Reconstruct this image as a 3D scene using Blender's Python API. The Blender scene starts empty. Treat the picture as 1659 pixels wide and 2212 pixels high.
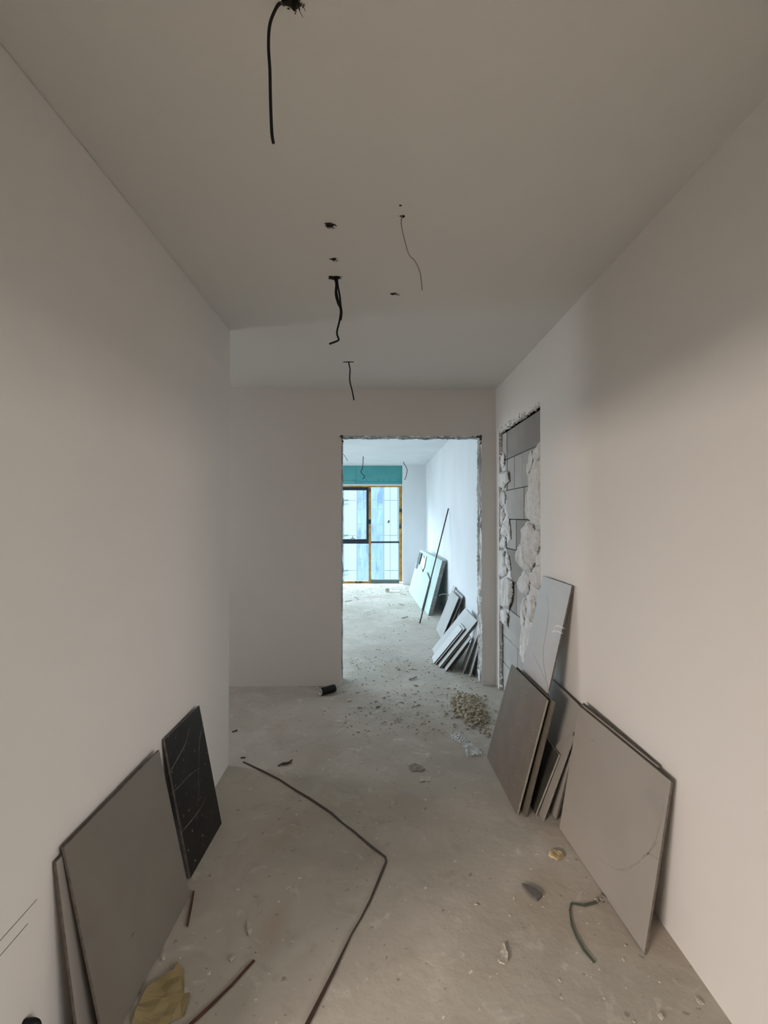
import bpy, bmesh, math, random
from mathutils import Vector, Matrix, noise
from mathutils.geometry import tessellate_polygon

SC = bpy.context.scene
COL = SC.collection
R = math.radians
# ------------------------------------------------------------------ camera
cam_d = bpy.data.cameras.new('camera')
cam = bpy.data.objects.new('camera', cam_d); COL.objects.link(cam)
cam_d.sensor_fit = 'HORIZONTAL'; cam_d.sensor_width = 36.0
cam_d.lens = 36.0 * 1000.0 / 1659.0
cam_d.clip_start = 0.02; cam_d.clip_end = 300
cam.location = (0, 0, 1.58)
cam.rotation_euler = (R(90) + math.atan(9 / 1000), 0, -math.atan(11.5 / 1000))
SC.camera = cam
# ------------------------------------------------------------------ exposure
SC.view_settings.view_transform = 'Standard'
SC.view_settings.look = 'None'
SC.view_settings.gamma = 1.0
SC.view_settings.use_curve_mapping = False
SC.view_settings.exposure = 0.0
# ------------------------------------------------------------------ sky
W = bpy.data.worlds.new('overcast_sky'); SC.world = W
W.use_nodes = True
nt = W.node_tree; nt.nodes.clear()
wo = nt.nodes.new('ShaderNodeOutputWorld'); bg = nt.nodes.new('ShaderNodeBackground')
tc = nt.nodes.new('ShaderNodeTexCoord'); sx = nt.nodes.new('ShaderNodeSeparateXYZ')
mr = nt.nodes.new('ShaderNodeMapRange'); mx = nt.nodes.new('ShaderNodeMix'); mx.data_type = 'RGBA'
mr.inputs[1].default_value = -0.15; mr.inputs[2].default_value = 0.05
nt.links.new(tc.outputs['Generated'], sx.inputs[0]); nt.links.new(sx.outputs[2], mr.inputs[0])
nt.links.new(mr.outputs[0], mx.inputs[0])
mx.inputs[6].default_value = (0.20, 0.23, 0.23, 1); mx.inputs[7].default_value = (0.62, 0.83, 1.0, 1)
nt.links.new(mx.outputs[2], bg.inputs[0]); bg.inputs[1].default_value = 3.2
nt.links.new(bg.outputs[0], wo.inputs[0])

def area_light(name, loc, target, sx_, sy_, power, color, portal=False):
    l = bpy.data.lights.new(name, 'AREA'); l.shape = 'RECTANGLE'; l.size = sx_; l.size_y = sy_
    l.energy = power; l.color = color
    if portal: l.cycles.is_portal = True
    o = bpy.data.objects.new(name, l); COL.objects.link(o); o.location = loc
    o.rotation_euler = (Vector(target) - Vector(loc)).to_track_quat('-Z', 'Y').to_euler()
    return o
# the sky through the far windows (portal only guides sampling), daylight behind the photographer, hall window, two added fill lamps
area_light('far_window_portal', (-1.2, 11.15, 1.2), (-1.2, 5, 1.2), 3.8, 2.4, 1, (1, 1, 1), True)
area_light('daylight_side_window', (-5.9, -5.2, 3.2), (1.1, 2.3, 0.8), 2.6, 2.0, 1240, (1.0, 0.845, 0.735))
area_light('fill_left_wall', (6.4, -3.6, 3.0), (-.95, 2.2, 0.9), 2.6, 2.0, 260, (1.0, 0.845, 0.735))  # added fill lamp that brightens the left hallway wall
area_light('daylight_over_far_window', (-5.5, 19.0, 6.5), (0.0, 8.2, 1.0), 12.0, 5.0, 5200, (0.76, 0.88, 1.0))
area_light('fill_far_room_side', (-7.2, 9.3, 2.0), (1.1, 7.2, 1.3), 5.5, 3.4, 300, (0.80, 0.90, 1.0))  # added fill lamp, lights the far room's right wall evenly
area_light('daylight_hall_window', (-4.8, 3.75, 1.75), (0, 3.7, 1.4), .8, .9, 60, (0.95, 0.95, 1.0))

# ------------------------------------------------------------------ materials
def mat(name, c1, c2=None, scale=6.0, rough=0.85, bump=0.0, bscale=60.0, detail=6, dist=0.0, spec=0.3, metal=0.0,
        lo=0.35, hi=0.65, c3=None, c3lo=0.62, c3hi=0.7, c3scale=20.0, squash=None, coat=0.0):
    m = bpy.data.materials.new(name); m.use_nodes = True
    t = m.node_tree; b = t.nodes['Principled BSDF']
    b.inputs['Roughness'].default_value = rough; b.inputs['Metallic'].default_value = metal
    b.inputs['Specular IOR Level'].default_value = spec
    b.inputs['Base Color'].default_value = (*c1, 1)
    b.inputs['Coat Weight'].default_value = coat
    co = t.nodes.new('ShaderNodeTexCoord'); src = co.outputs['Object']
    if squash:
        mp = t.nodes.new('ShaderNodeMapping'); mp.inputs['Scale'].default_value = squash
        t.links.new(src, mp.inputs[0]); src = mp.outputs[0]
    out = None
    if c2:
        n = t.nodes.new('ShaderNodeTexNoise'); n.inputs['Scale'].default_value = scale
        n.inputs['Detail'].default_value = detail; n.inputs['Distortion'].default_value = dist
        t.links.new(src, n.inputs['Vector'])
        r = t.nodes.new('ShaderNodeMapRange'); r.inputs[1].default_value = lo; r.inputs[2].default_value = hi
        t.links.new(n.outputs['Fac'], r.inputs[0])
        x = t.nodes.new('ShaderNodeMix'); x.data_type = 'RGBA'
        x.inputs[6].default_value = (*c1, 1); x.inputs[7].default_value = (*c2, 1)
        t.links.new(r.outputs[0], x.inputs[0]); out = x.outputs[2]
        if c3:
            n2 = t.nodes.new('ShaderNodeTexNoise'); n2.inputs['Scale'].default_value = c3scale
            n2.inputs['Detail'].default_value = 8; t.links.new(src, n2.inputs['Vector'])
            r2 = t.nodes.new('ShaderNodeMapRange'); r2.inputs[1].default_value = c3lo; r2.inputs[2].default_value = c3hi
            t.links.new(n2.outputs['Fac'], r2.inputs[0])
            x2 = t.nodes.new('ShaderNodeMix'); x2.data_type = 'RGBA'; x2.inputs[7].default_value = (*c3, 1)
            t.links.new(out, x2.inputs[6]); t.links.new(r2.outputs[0], x2.inputs[0]); out = x2.outputs[2]
        t.links.new(out, b.inputs['Base Color'])
    if bump:
        nb = t.nodes.new('ShaderNodeTexNoise'); nb.inputs['Scale'].default_value = bscale; nb.inputs['Detail'].default_value = 6
        t.links.new(src, nb.inputs['Vector'])
        bp = t.nodes.new('ShaderNodeBump'); bp.inputs['Strength'].default_value = bump; bp.inputs['Distance'].default_value = 0.01
        t.links.new(nb.outputs['Fac'], bp.inputs['Height']); t.links.new(bp.outputs[0], b.inputs['Normal'])
    return m

M = {}
M['putty'] = mat('putty_wall', (.79, .755, .715), (.765, .73, .69), 1.3, .92, .06, 90)
M['ceil'] = mat('putty_ceiling', (.74, .715, .675), (.72, .695, .655), 1.0, .95, .04, 90)
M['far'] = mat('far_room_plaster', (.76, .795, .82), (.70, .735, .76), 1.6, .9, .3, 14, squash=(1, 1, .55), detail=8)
M['jamb'] = mat('broken_jamb_mortar', (.42, .40, .375), (.20, .185, .17), 9, .95, .6, 50, lo=.40, hi=.60, c3=(.68, .67, .64), c3scale=14, c3lo=.53, c3hi=.60, squash=(1, 1, .4))
M['chip_dark'] = mat('dark_chipped_mortar', (.10, .085, .07), (.04, .035, .03), 30, .95, .8, 60)
M['block'] = mat('aerated_block', (.45, .435, .405), (.40, .385, .36), 5, .92, .12, 120, detail=8)
M['block_warm'] = mat('aerated_block_warm', (.315, .295, .27), (.275, .257, .235), 5, .92, .12, 120, detail=8)
M['block_dark'] = mat('aerated_block_dark', (.25, .235, .215), (.21, .20, .185), 6, .92, .12, 120)
M['mortar'] = mat('spilled_plaster', (.78, .77, .745), (.66, .645, .615), 25, .85, .6, 90)
M['hole'] = mat('drilled_hole_dark', (.05, .045, .04), (.10, .085, .07), 60, .95, .6, 80)
M['black'] = mat('black_plastic', (.008, .008, .009), None, rough=.5)
M['greywire'] = mat('grey_cable', (.33, .31, .28), None, rough=.6)
M['tile_taupe'] = mat('taupe_marble_tile', (.365, .335, .298), (.335, .307, .274), 2.6, .42, 0, c3=(.30, .275, .247), c3scale=3.1, c3lo=.58, c3hi=.75, spec=.35)
M['tile_left'] = mat('grey_brown_tile', (.205, .186, .160), (.176, .158, .136), 2.2, .38, 0, dist=1.2, spec=.4)
M['tile_light'] = mat('light_grey_marble_tile', (.515, .505, .49), (.47, .46, .44), 2.4, .4, 0, dist=1.5, spec=.35)
M['tile_grey'] = mat('mid_grey_tile', (.40, .375, .34), (.36, .335, .305), 3, .45, 0)
M['tile_slate'] = mat('slate_tile', (.198, .166, .136), (.170, .142, .117), 8, .5, .05, 200)
M['tile_olive'] = mat('olive_tile_back', (.19, .168, .130), (.165, .147, .115), 8, .7, .05, 100)
M['tile_darkm'] = mat('dark_marble_tile', (.055, .052, .045), (.085, .08, .068), 5, .3, 0, dist=2)
M['tile_black'] = mat('black_marble_tile', (.010, .009, .008), (.022, .019, .016), 3.2, .4, 0, dist=1.5, c3=(.22, .20, .175), c3scale=42, c3lo=.655, c3hi=.70, spec=.2)
M['edge'] = mat('tile_body_edge', (.17, .145, .12), (.12, .10, .085), 40, .9, .4, 90)
M['edge_light'] = mat('pale_tile_body_edge', (.36, .35, .30), (.28, .27, .23), 40, .9, .4, 90)
M['vein_dark'] = mat('grey_vein', (.275, .255, .228), (.345, .318, .283), 34, .45)
M['vein_faint'] = mat('faint_vein', (.33, .325, .315), (.37, .365, .36), 30, .4)
M['vein_left'] = mat('faint_brown_vein', (.172, .158, .14), (.195, .18, .158), 30, .4)
M['vein_white'] = mat('white_vein', (.30, .295, .28), (.14, .14, .135), 30, .35)
M['scratch'] = mat('pale_scratch', (.42, .37, .30), (.26, .225, .185), 50, .6)
M['strip'] = mat('brown_plastic_strip', (.085, .05, .035), (.06, .038, .028), 12, .5)
M['strip_red'] = mat('red_brown_strip', (.12, .055, .04), (.08, .04, .03), 20, .5)
M['strap'] = mat('green_strap', (.085, .10, .075), (.12, .135, .105), 20, .45)
M['paper'] = mat('yellow_paper', (.40, .32, .17), (.34, .265, .13), 9, .8, .3, 20)
M['foam'] = mat('yellow_foam', (.62, .50, .30), (.50, .39, .22), 40, .95, .6, 60)
M['shard'] = mat('grey_shard', (.19, .17, .16), (.14, .13, .12), 15, .6)
M['chip'] = mat('pale_mortar_chip', (.70, .66, .58), (.50, .465, .40), 40, .95, .4, 90)
M['gravel'] = mat('tan_rubble', (.60, .53, .41), (.36, .32, .25), 40, .95, .4, 90)
M['crumb'] = mat('dark_crumb', (.27, .24, .205), (.38, .35, .305), 40, .95)
M['grit'] = mat('pale_grit', (.47, .44, .39), (.33, .305, .265), 40, .95)
M['silver'] = mat('brushed_metal', (.6, .58, .55), None, rough=.35, metal=.9)
M['teal'] = mat('teal_gypsum_board', (.085, .33, .335), (.105, .36, .36), 3, .85)
M['pencil'] = mat('pencil_mark', (.05, .13, .135), None)
M['scribe'] = mat('scribed_line', (.10, .10, .09), None)
M['gold'] = mat('brown_kraft_tape', (.50, .30, .085), (.33, .17, .045), 9, .6, 0, c3=(.06, .05, .04), c3scale=5, c3lo=.60, c3hi=.63, squash=(1, 1, 1))
M['frame'] = mat('black_window_frame', (.018, .028, .038), None, rough=.4)
M['framegrey'] = mat('grey_green_sill', (.13, .18, .175), None, rough=.5)
M['white'] = mat('white_trim', (.75, .75, .73), None, rough=.7)
M['gypg'] = mat('pale_green_gypsum', (.50, .62, .58), (.44, .57, .53), 4, .85)
M['gypedge'] = mat('gypsum_grey_edge', (.30, .31, .30), (.20, .21, .205), 30, .9, .4, 60)
M['greyt'] = mat('far_tile_grey', (.42, .41, .39), (.36, .35, .335), 4, .45)
M['steel'] = mat('dark_steel_tube', (.06, .065, .07), (.10, .105, .11), 8, .45, metal=.3)
M['fac'] = mat('facade_panel', (.66, .72, .72), (.62, .68, .68), .5, .8)
M['facjoint'] = mat('facade_joint', (.26, .34, .37), None)
M['facframe'] = mat('facade_frame', (.48, .58, .64), None, rough=.6)

def glass_mat(name, tint, alpha):
    m = bpy.data.materials.new(name); m.use_nodes = True; t = m.node_tree; t.nodes.clear()
    o = t.nodes.new('ShaderNodeOutputMaterial'); tr = t.nodes.new('ShaderNodeBsdfTransparent'); gl = t.nodes.new('ShaderNodeBsdfGlossy')
    tr.inputs[0].default_value = (*tint, 1); gl.inputs['Roughness'].default_value = .05
    mi = t.nodes.new('ShaderNodeMixShader'); mi.inputs[0].default_value = alpha
    t.links.new(tr.outputs[0], mi.inputs[1]); t.links.new(gl.outputs[0], mi.inputs[2]); t.links.new(mi.outputs[0], o.inputs[0])
    return m
M['glass'] = glass_mat('window_glass', (.93, .97, .98), .04)
def film_mat():
    m = bpy.data.materials.new('clear_plastic_film'); m.use_nodes = True; t = m.node_tree
    b = t.nodes['Principled BSDF']; b.inputs['Base Color'].default_value = (.85, .88, .88, 1); b.inputs['Roughness'].default_value = .25
    b.inputs['Alpha'].default_value = .42; b.inputs['Specular IOR Level'].default_value = .7
    return m
M['film'] = film_mat()
def reflection_glass():  # blue noise paints wavy reflections into the glass colour
    m = mat('facade_glass_painted_reflections', (.36, .50, .62), (.48, .62, .70), 1.1, .25, 0, squash=(2.4, 1, .5), dist=1.2,
            c3=(.26, .37, .52), c3scale=1.0, c3lo=.52, c3hi=.62)
    return m
M['facglass'] = reflection_glass()

def floor_mat():
    m = bpy.data.materials.new('dusty_concrete_floor'); m.use_nodes = True; t = m.node_tree
    b = t.nodes['Principled BSDF']; b.inputs['Roughness'].default_value = .9; b.inputs['Specular IOR Level'].default_value = .25
    co = t.nodes.new('ShaderNodeTexCoord').outputs['Object']
    def nz(s, d, dist=0):
        n = t.nodes.new('ShaderNodeTexNoise'); n.inputs['Scale'].default_value = s; n.inputs['Detail'].default_value = d
        n.inputs['Distortion'].default_value = dist; t.links.new(co, n.inputs['Vector']); return n.outputs['Fac']
    def rng(f, a, bb, o0=0., o1=1.):
        r = t.nodes.new('ShaderNodeMapRange'); r.inputs[1].default_value = a; r.inputs[2].default_value = bb
        r.inputs[3].default_value = o0; r.inputs[4].default_value = o1; t.links.new(f, r.inputs[0]); return r.outputs[0]
    def mix(f, a, c):
        x = t.nodes.new('ShaderNodeMix'); x.data_type = 'RGBA'; t.links.new(f, x.inputs[0])
        if isinstance(a, tuple): x.inputs[6].default_value = (*a, 1)
        else: t.links.new(a, x.inputs[6])
        x.inputs[7].default_value = (*c, 1); return x.outputs[2]
    c = mix(rng(nz(1.1, 8, .6), .36, .64), (.445, .415, .355), (.55, .51, .445))
    c = mix(rng(nz(3.6, 10, 1.0), .50, .70, 0, .4), c, (.66, .625, .565))
    c = mix(rng(nz(1.7, 8, .8), .54, .72, 0, .6), c, (.42, .345, .265))
    c = mix(rng(nz(7, 10, 1.2), .56, .70, 0, .4), c, (.38, .34, .28))
    c = mix(rng(nz(8.5, 10, 1.0), .62, .73, 0, .6), c, (.72, .69, .63))
    c = mix(rng(nz(26, 5), .67, .71, 0, .7), c, (.27, .235, .19))
    c = mix(rng(nz(33, 4), .69, .72, 0, .9), c, (.78, .75, .69))
    t.links.new(c, b.inputs['Base Color'])
    bp = t.nodes.new('ShaderNodeBump'); bp.inputs['Strength'].default_value = .28; bp.inputs['Distance'].default_value = .012
    t.links.new(nz(22, 9), bp.inputs['Height']); t.links.new(bp.outputs[0], b.inputs['Normal'])
    return m
M['floor'] = floor_mat()

# ------------------------------------------------------------------ helpers
def setp(o, label=None, cat=None, group=None, kind=None):
    if label: o['label'] = label
    if cat: o['category'] = cat
    if group: o['group'] = group
    if kind: o['kind'] = kind
    return o
def link(name, me, parent=None, mats=()):
    for m in mats: me.materials.append(m)
    o = bpy.data.objects.new(name, me); COL.objects.link(o)
    if parent is not None: o.parent = parent
    return o
def mesh(name, vs, fs, mats, parent=None, midx=None, smooth=False):
    me = bpy.data.meshes.new(name); me.from_pydata([tuple(v) for v in vs], [], fs)
    if midx:
        for p, i in zip(me.polygons, midx): p.material_index = i
    if smooth:
        for p in me.polygons: p.use_smooth = True
    me.update()
    return link(name, me, parent, mats)
def boxdata(a, b):
    (x0, y0, z0), (x1, y1, z1) = a, b
    v = [(x0, y0, z0), (x1, y0, z0), (x1, y1, z0), (x0, y1, z0), (x0, y0, z1), (x1, y0, z1), (x1, y1, z1), (x0, y1, z1)]
    f = [(0, 3, 2, 1), (4, 5, 6, 7), (0, 1, 5, 4), (1, 2, 6, 5), (2, 3, 7, 6), (3, 0, 4, 7)]
    return v, f
def box(name, a, b, m, parent=None, bev=0.0):
    v, f = boxdata(a, b)
    if not bev: return mesh(name, v, f, [m], parent)
    bm = bmesh.new(); vs = [bm.verts.new(q) for q in v]
    for q in f: bm.faces.new([vs[i] for i in q])
    bmesh.ops.bevel(bm, geom=bm.edges[:], offset=bev, segments=1, affect='EDGES')
    me = bpy.data.meshes.new(name); bm.to_mesh(me); bm.free()
    return link(name, me, parent, [m])
def empty(name, loc=(0, 0, 0), label=None, cat=None, group=None, kind=None):
    o = bpy.data.objects.new(name, None); COL.objects.link(o); o.location = loc; o.empty_display_size = .1
    return setp(o, label, cat, group, kind)
def cr(pts, n=6):
    P = [Vector(p) for p in pts]
    if len(P) < 3: return P
    out = []
    for i in range(len(P) - 1):
        p0 = P[max(i - 1, 0)]; p1 = P[i]; p2 = P[i + 1]; p3 = P[min(i + 2, len(P) - 1)]
        for k in range(n):
            s = k / n
            out.append(.5 * ((2 * p1) + (p2 - p0) * s + (2 * p0 - 5 * p1 + 4 * p2 - p3) * s * s + (3 * p1 - p0 - 3 * p2 + p3) * s ** 3))
    out.append(P[-1]); return out
def tube(name, pts, r, m, parent=None, smooth=True, seg=8):
    P = cr(pts) if smooth else [Vector(p) for p in pts]
    vs = []; fs = []; up = None
    for i, p in enumerate(P):
        d = (P[min(i + 1, len(P) - 1)] - P[max(i - 1, 0)]).normalized()
        if up is None: up = d.orthogonal().normalized()
        up = (up - d * up.dot(d)).normalized(); sd = d.cross(up)
        for k in range(seg):
            a = 2 * math.pi * k / seg; vs.append(p + (up * math.cos(a) + sd * math.sin(a)) * r)
    for i in range(len(P) - 1):
        for k in range(seg):
            a = i * seg + k; b = i * seg + (k + 1) % seg; fs.append((a, b, b + seg, a + seg))
    fs.append(tuple(range(seg))[::-1]); fs.append(tuple(range((len(P) - 1) * seg, len(P) * seg)))
    return mesh(name, vs, fs, [m], parent, smooth=True)
def strip(name, pts, widths, th, m, parent=None, nrm=(0, 0, 1), bend=False):
    """a flat band lying along pts (nrm: the side it lies on)"""
    P = cr(pts, 4) if bend else [Vector(p) for p in pts]
    n = Vector(nrm); vs = []; fs = []
    for i, p in enumerate(P):
        w = widths[min(int(i * len(widths) / len(P)), len(widths) - 1)] if len(widths) != len(P) else widths[i]
        d = (P[min(i + 1, len(P) - 1)] - P[max(i - 1, 0)]).normalized(); s = n.cross(d).normalized() * w / 2
        vs += [p - s, p + s, p + s + n * th, p - s + n * th]
    for i in range(len(P) - 1):
        a = i * 4; b = a + 4
        for k in range(4): fs.append((a + k, a + (k + 1) % 4, b + (k + 1) % 4, b + k))
    fs.append((0, 1, 2, 3)[::-1]); q = (len(P) - 1) * 4; fs.append((q, q + 1, q + 2, q + 3))
    return mesh(name, vs, fs, [m], parent)
def flake(name, outline, th, m, bump=0.0, cuts=2, seed=0, z0=0.001, parent=None, fr=14):
    """irregular flat scrap lying on the floor, with creases"""
    bm = bmesh.new(); vs = [bm.verts.new((x, y, 0)) for x, y in outline]
    f = bm.faces.new(vs); bmesh.ops.recalc_face_normals(bm, faces=[f])
    if f.normal.z < 0: f.normal_flip()
    bmesh.ops.triangulate(bm, faces=bm.faces[:])
    if cuts: bmesh.ops.subdivide_edges(bm, edges=bm.edges[:], cuts=cuts, use_grid_fill=True)
    for v in bm.verts:
        q = noise.noise(Vector((v.co.x * fr + seed, v.co.y * fr, seed * 1.7)))
        v.co.z = z0 + th + bump * (abs(q) * 1.6)
    r = bmesh.ops.extrude_face_region(bm, geom=bm.faces[:])
    for e in r['geom']:
        if isinstance(e, bmesh.types.BMVert): e.co.z -= th
    bmesh.ops.recalc_face_normals(bm, faces=bm.faces[:])
    me = bpy.data.meshes.new(name); bm.to_mesh(me); bm.free()
    return link(name, me, parent, [m])
_t = (1 + 5 ** .5) / 2
ICO_V = [Vector(v).normalized() for v in [(-1, _t, 0), (1, _t, 0), (-1, -_t, 0), (1, -_t, 0), (0, -1, _t), (0, 1, _t), (0, -1, -_t), (0, 1, -_t), (_t, 0, -1), (_t, 0, 1), (-_t, 0, -1), (-_t, 0, 1)]]
ICO_F = [(0, 11, 5), (0, 5, 1), (0, 1, 7), (0, 7, 10), (0, 10, 11), (1, 5, 9), (5, 11, 4), (11, 10, 2), (10, 7, 6), (7, 1, 8), (3, 9, 4), (3, 4, 2), (3, 2, 6), (3, 6, 8), (3, 8, 9), (4, 9, 5), (2, 4, 11), (6, 2, 10), (8, 6, 7), (9, 8, 1)]
def rockdata(rng, c, s, flat=.5, vs=None, fs=None):
    b = len(vs); a = rng.uniform(0, 6.28); ca, sa = math.cos(a), math.sin(a)
    ex = rng.uniform(.6, 1.4)
    for v in ICO_V:
        k = rng.uniform(.65, 1.15) * s
        x, y, z = v.x * k * ex, v.y * k / ex, v.z * k * flat
        vs.append((c[0] + x * ca - y * sa, c[1] + x * sa + y * ca, c[2] + max(z, -s * flat * .7)))
    fs += [(p + b, q + b, r + b) for p, q, r in ICO_F]
def rocks(name, spots, m, seed, flat=.5, parent=None):
    rng = random.Random(seed); vs = []; fs = []
    for x, y, z, s in spots: rockdata(rng, (x, y, z + s * flat * .7), s, flat, vs, fs)
    return mesh(name, vs, fs, [m], parent)
def inpoly(x, y, P):
    c = False; n = len(P)
    for i in range(n):
        x0, y0 = P[i]; x1, y1 = P[(i + 1) % n]
        if (y0 > y) != (y1 > y) and x < (x1 - x0) * (y - y0) / (y1 - y0) + x0: c = not c
    return c

# ------------------------------------------------------------------ structure
H = 2.77; XR = 1.10; XL = -.95; YB = 4.33; YW = 10.9
def st(o): o['kind'] = 'structure'; return o
# floor
st(box('floor', (-4.3, -5.3, -.15), (4.8, 11.2, 0), M['floor']))
# ceiling with real drilled holes
def jag(cx, cy, rx, ry, n, seed, amp=.3):
    rg = random.Random(seed)
    return [(cx + rx * math.cos(6.2832 * k / n) * rg.uniform(1 - amp, 1 + amp), cy + ry * math.sin(6.2832 * k / n) * rg.uniform(1 - amp, 1 + amp)) for k in range(n)]
holes = [jag(-.20, 1.062, .022, .018, 12, 1), jag(-.199, 1.884, .020, .018, 12, 2, .35), jag(-.208, 2.136, .014, .012, 10, 3),
         jag(-.222, 2.303, .034, .020, 12, 4), jag(.094, 1.825, .010, .009, 8, 5), jag(.083, 1.762, .006, .005, 7, 6),
         jag(.077, 2.468, .022, .014, 10, 7, .4), jag(-.232, 3.566, .05, .016, 10, 8, .3)]
outer = [(-4.3, -5.3), (4.8, -5.3), (4.8, 4.43), (-4.3, 4.43)]
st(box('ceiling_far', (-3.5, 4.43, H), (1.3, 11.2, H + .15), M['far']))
polys = [[Vector((x, y, 0)) for x, y in outer]] + [[Vector((x, y, 0)) for x, y in h] for h in holes]
tris = tessellate_polygon(polys)
flat_v = [(v.x, v.y, H) for p in polys for v in p]
cv = list(flat_v); cf = [tuple(t) for t in tris]; ci = [0] * len(cf)
off = 4
for h in holes:
    n = len(h); b = len(cv)
    cx = sum(p[0] for p in h) / n; cy = sum(p[1] for p in h) / n
    cv += [(cx + (p[0] - cx) * .8, cy + (p[1] - cy) * .8, H + .05) for p in h]
    for k in range(n):
        cf.append((off + k, off + (k + 1) % n, b + (k + 1) % n, b + k)); ci.append(1)
    cf.append(tuple(range(b, b + n))); ci.append(1)
    off += n
b = len(cv); cv += [(x, y, H + .15) for x, y in outer]; cf.append((b, b + 1, b + 2, b + 3)); ci.append(0)
ceil = st(mesh('ceiling', cv, cf, [M['ceil'], M['hole']], midx=ci))
# crumbled rims round the drilled holes
for h, sd in ((holes[1], 3), (holes[2], 4), (holes[3], 5), (holes[0], 6)):
    rg = random.Random(sd); sp = []
    for x, y in h:
        for _ in range(2): sp.append((x + rg.uniform(-.004, .006), y + rg.uniform(-.004, .004), H - .003, rg.uniform(.0015, .0035)))
    o = rocks('crumbled_rim', sp, M['hole'], sd, .5, ceil)

def holed_wall(name, to3, a0, a1, hole, nvec, th, jit, mats, seed=0, kink=None, H_=H, step=.02):
    """wall slab in plane coords (a, z) with a ragged opening that reaches the floor"""
    h0, h1, ht = hole; j0, j1, jt = jit
    base = []
    n = int(ht / step)
    for i in range(n + 1): base.append((h0, ht * i / n, 'l'))
    m_ = int((h1 - h0) / step)
    for i in range(1, m_): base.append((h0 + (h1 - h0) * i / m_, ht, 't'))
    for i in range(n, -1, -1): base.append((h1, ht * i / n, 'r'))
    K = 6; layers = []
    for k in range(K + 1):
        L = []
        for i, (a, z, s) in enumerate(base):
            q = noise.noise(Vector((a * 9 + seed, z * 9, k * .8 + seed))) * .7 + noise.noise(Vector((a * 45 + seed, z * 45, k * 1.7))) * .5
            amp = {'l': j0, 't': jt, 'r': j1}[s] * (.45 if k == 0 else 1)
            d = q * amp
            if s == 'l': p = (a + d, z)
            elif s == 'r': p = (a + d, z)
            else: p = (a, z + d)
            if kink: p = kink(p, k, s)
            L.append((p[0], max(p[1], 0)))
        layers.append(L)
    vs = []; fs = []; mi = []
    def add(p, k): vs.append(to3(p[0], p[1], th * k / K)); return len(vs) - 1
    idx = [[add(p, k) for p in L] for k, L in enumerate(layers)]
    for k in (0, K):
        c = [add(p, k) for p in ((a1, 0), (a1, H_), (a0, H_), (a0, 0))]
        loop = idx[k] + c
        pts = [Vector((*(layers[k][i]), 0)) for i in range(len(base))] + [Vector((a1, 0, 0)), Vector((a1, H_, 0)), Vector((a0, H_, 0)), Vector((a0, 0, 0))]
        for t in tessellate_polygon([pts]): fs.append(tuple(loop[i] for i in t)); mi.append(0)
        if k == 0: c0 = c
        else:
            for i in range(3): fs.append((c0[i], c0[i + 1], c[i + 1], c[i])); mi.append(0)
    for k in range(K):
        for i in range(len(base) - 1):
            fs.append((idx[k][i], idx[k][i + 1], idx[k + 1][i + 1], idx[k + 1][i])); mi.append(1)
    me = bpy.data.meshes.new(name); me.from_pydata(vs, [], fs)
    for p, i in zip(me.polygons, mi): p.material_index = i
    bm = bmesh.new(); bm.from_mesh(me); bmesh.ops.recalc_face_normals(bm, faces=bm.faces[:]); bm.to_mesh(me); bm.free()
    return st(link(name, me, None, mats))
# wall with the doorway into the far room; plaster knocked off at the two top corners
def kink_door(p, k, s):
    a, z = p
    for cx, rr in ((-.349, .05), (.969, .055)):
        d = math.hypot(a - cx, z - 2.335)
        if d < rr and k < 3:
            g = (1 - d / rr) * .007; a += g * (-1 if cx < 0 else 1); z += g
    return (a, z)
wb = holed_wall('wall_back', lambda a, z, d: (a, YB + d, z), -4.1, XR, (-.349, .967, 2.333), None, .20, (.010, .020, .014), [M['putty'], M['jamb']], 3.3, kink_door)
# dark broken mortar at the opening's corners
for (x, z, s, sd) in ((-.352, 2.325, .020, 1), (-.345, 2.29, .013, 2), (.955, 2.335, .018, 3), (.968, 2.31, .017, 4), (.93, 2.338, .013, 5), (.885, 2.339, .011, 6), (.968, 2.27, .012, 7)):
    rocks('broken_mortar', [(x, YB + .012 + .02 * i, z - .01, s * (1 - .1 * i)) for i in range(4)], M['chip_dark'], sd, 1.0, wb)
# right wall with the blocked-up recess
wr = holed_wall('wall_right', lambda a, z, d: (XR + d, a, z), 1.0, YB + .2, (3.135, 4.225, 2.345), None, .03, (.006, .014, .022), [M['putty'], M['mortar']], 8.1)
rg = random.Random(77)
rocks('plaster_rim', [(XR + rg.uniform(.004, .028), rg.uniform(3.14, 4.22), 2.347 - rg.uniform(-.012, .016), rg.choice([.004, .007, .010, .014, .022])) for _ in range(210)], M['mortar'], 5, .8, wr)
rocks('plaster_rim', [(XR + rg.uniform(.004, .028), 4.225 - rg.uniform(0, .018), rg.uniform(.02, 2.34), rg.choice([.004, .007, .010, .018])) for _ in range(110)], M['mortar'], 15, .8, wr)
st(box('wall_right_core', (XR + .12, 1.0, 0), (XR + .2, YB + .2, H), M['chip_dark'])); pass
st(box('wall_left', (XL - .2, .72, 0), (XL, 2.96, H), M['putty'], bev=.004))
st(box('wall_left_header', (XL - .2, -1.4, 2.2), (XL, .72, H), M['putty']))
st(box('wall_hall', (-4.1, 2.76, 0), (XL - .2, 2.96, H), M['putty']))
hw = [((-4.3, 2.96, 0), (-4.1, 4.33, 1.2)), ((-4.3, 2.96, 2.0), (-4.1, 4.33, H)), ((-4.3, 2.96, 1.2), (-4.1, 3.4, 2.0)), ((-4.3, 4.0, 1.2), (-4.1, 4.33, 2.0))]
def boxes(name, L, m, parent=None):
    vs = []; fs = []
    for a, b in L:
        v, f = boxdata(a, b); k = len(vs); vs += v; fs += [tuple(i + k for i in q) for q in f]
    return mesh(name, vs, fs, [m], parent)
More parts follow.
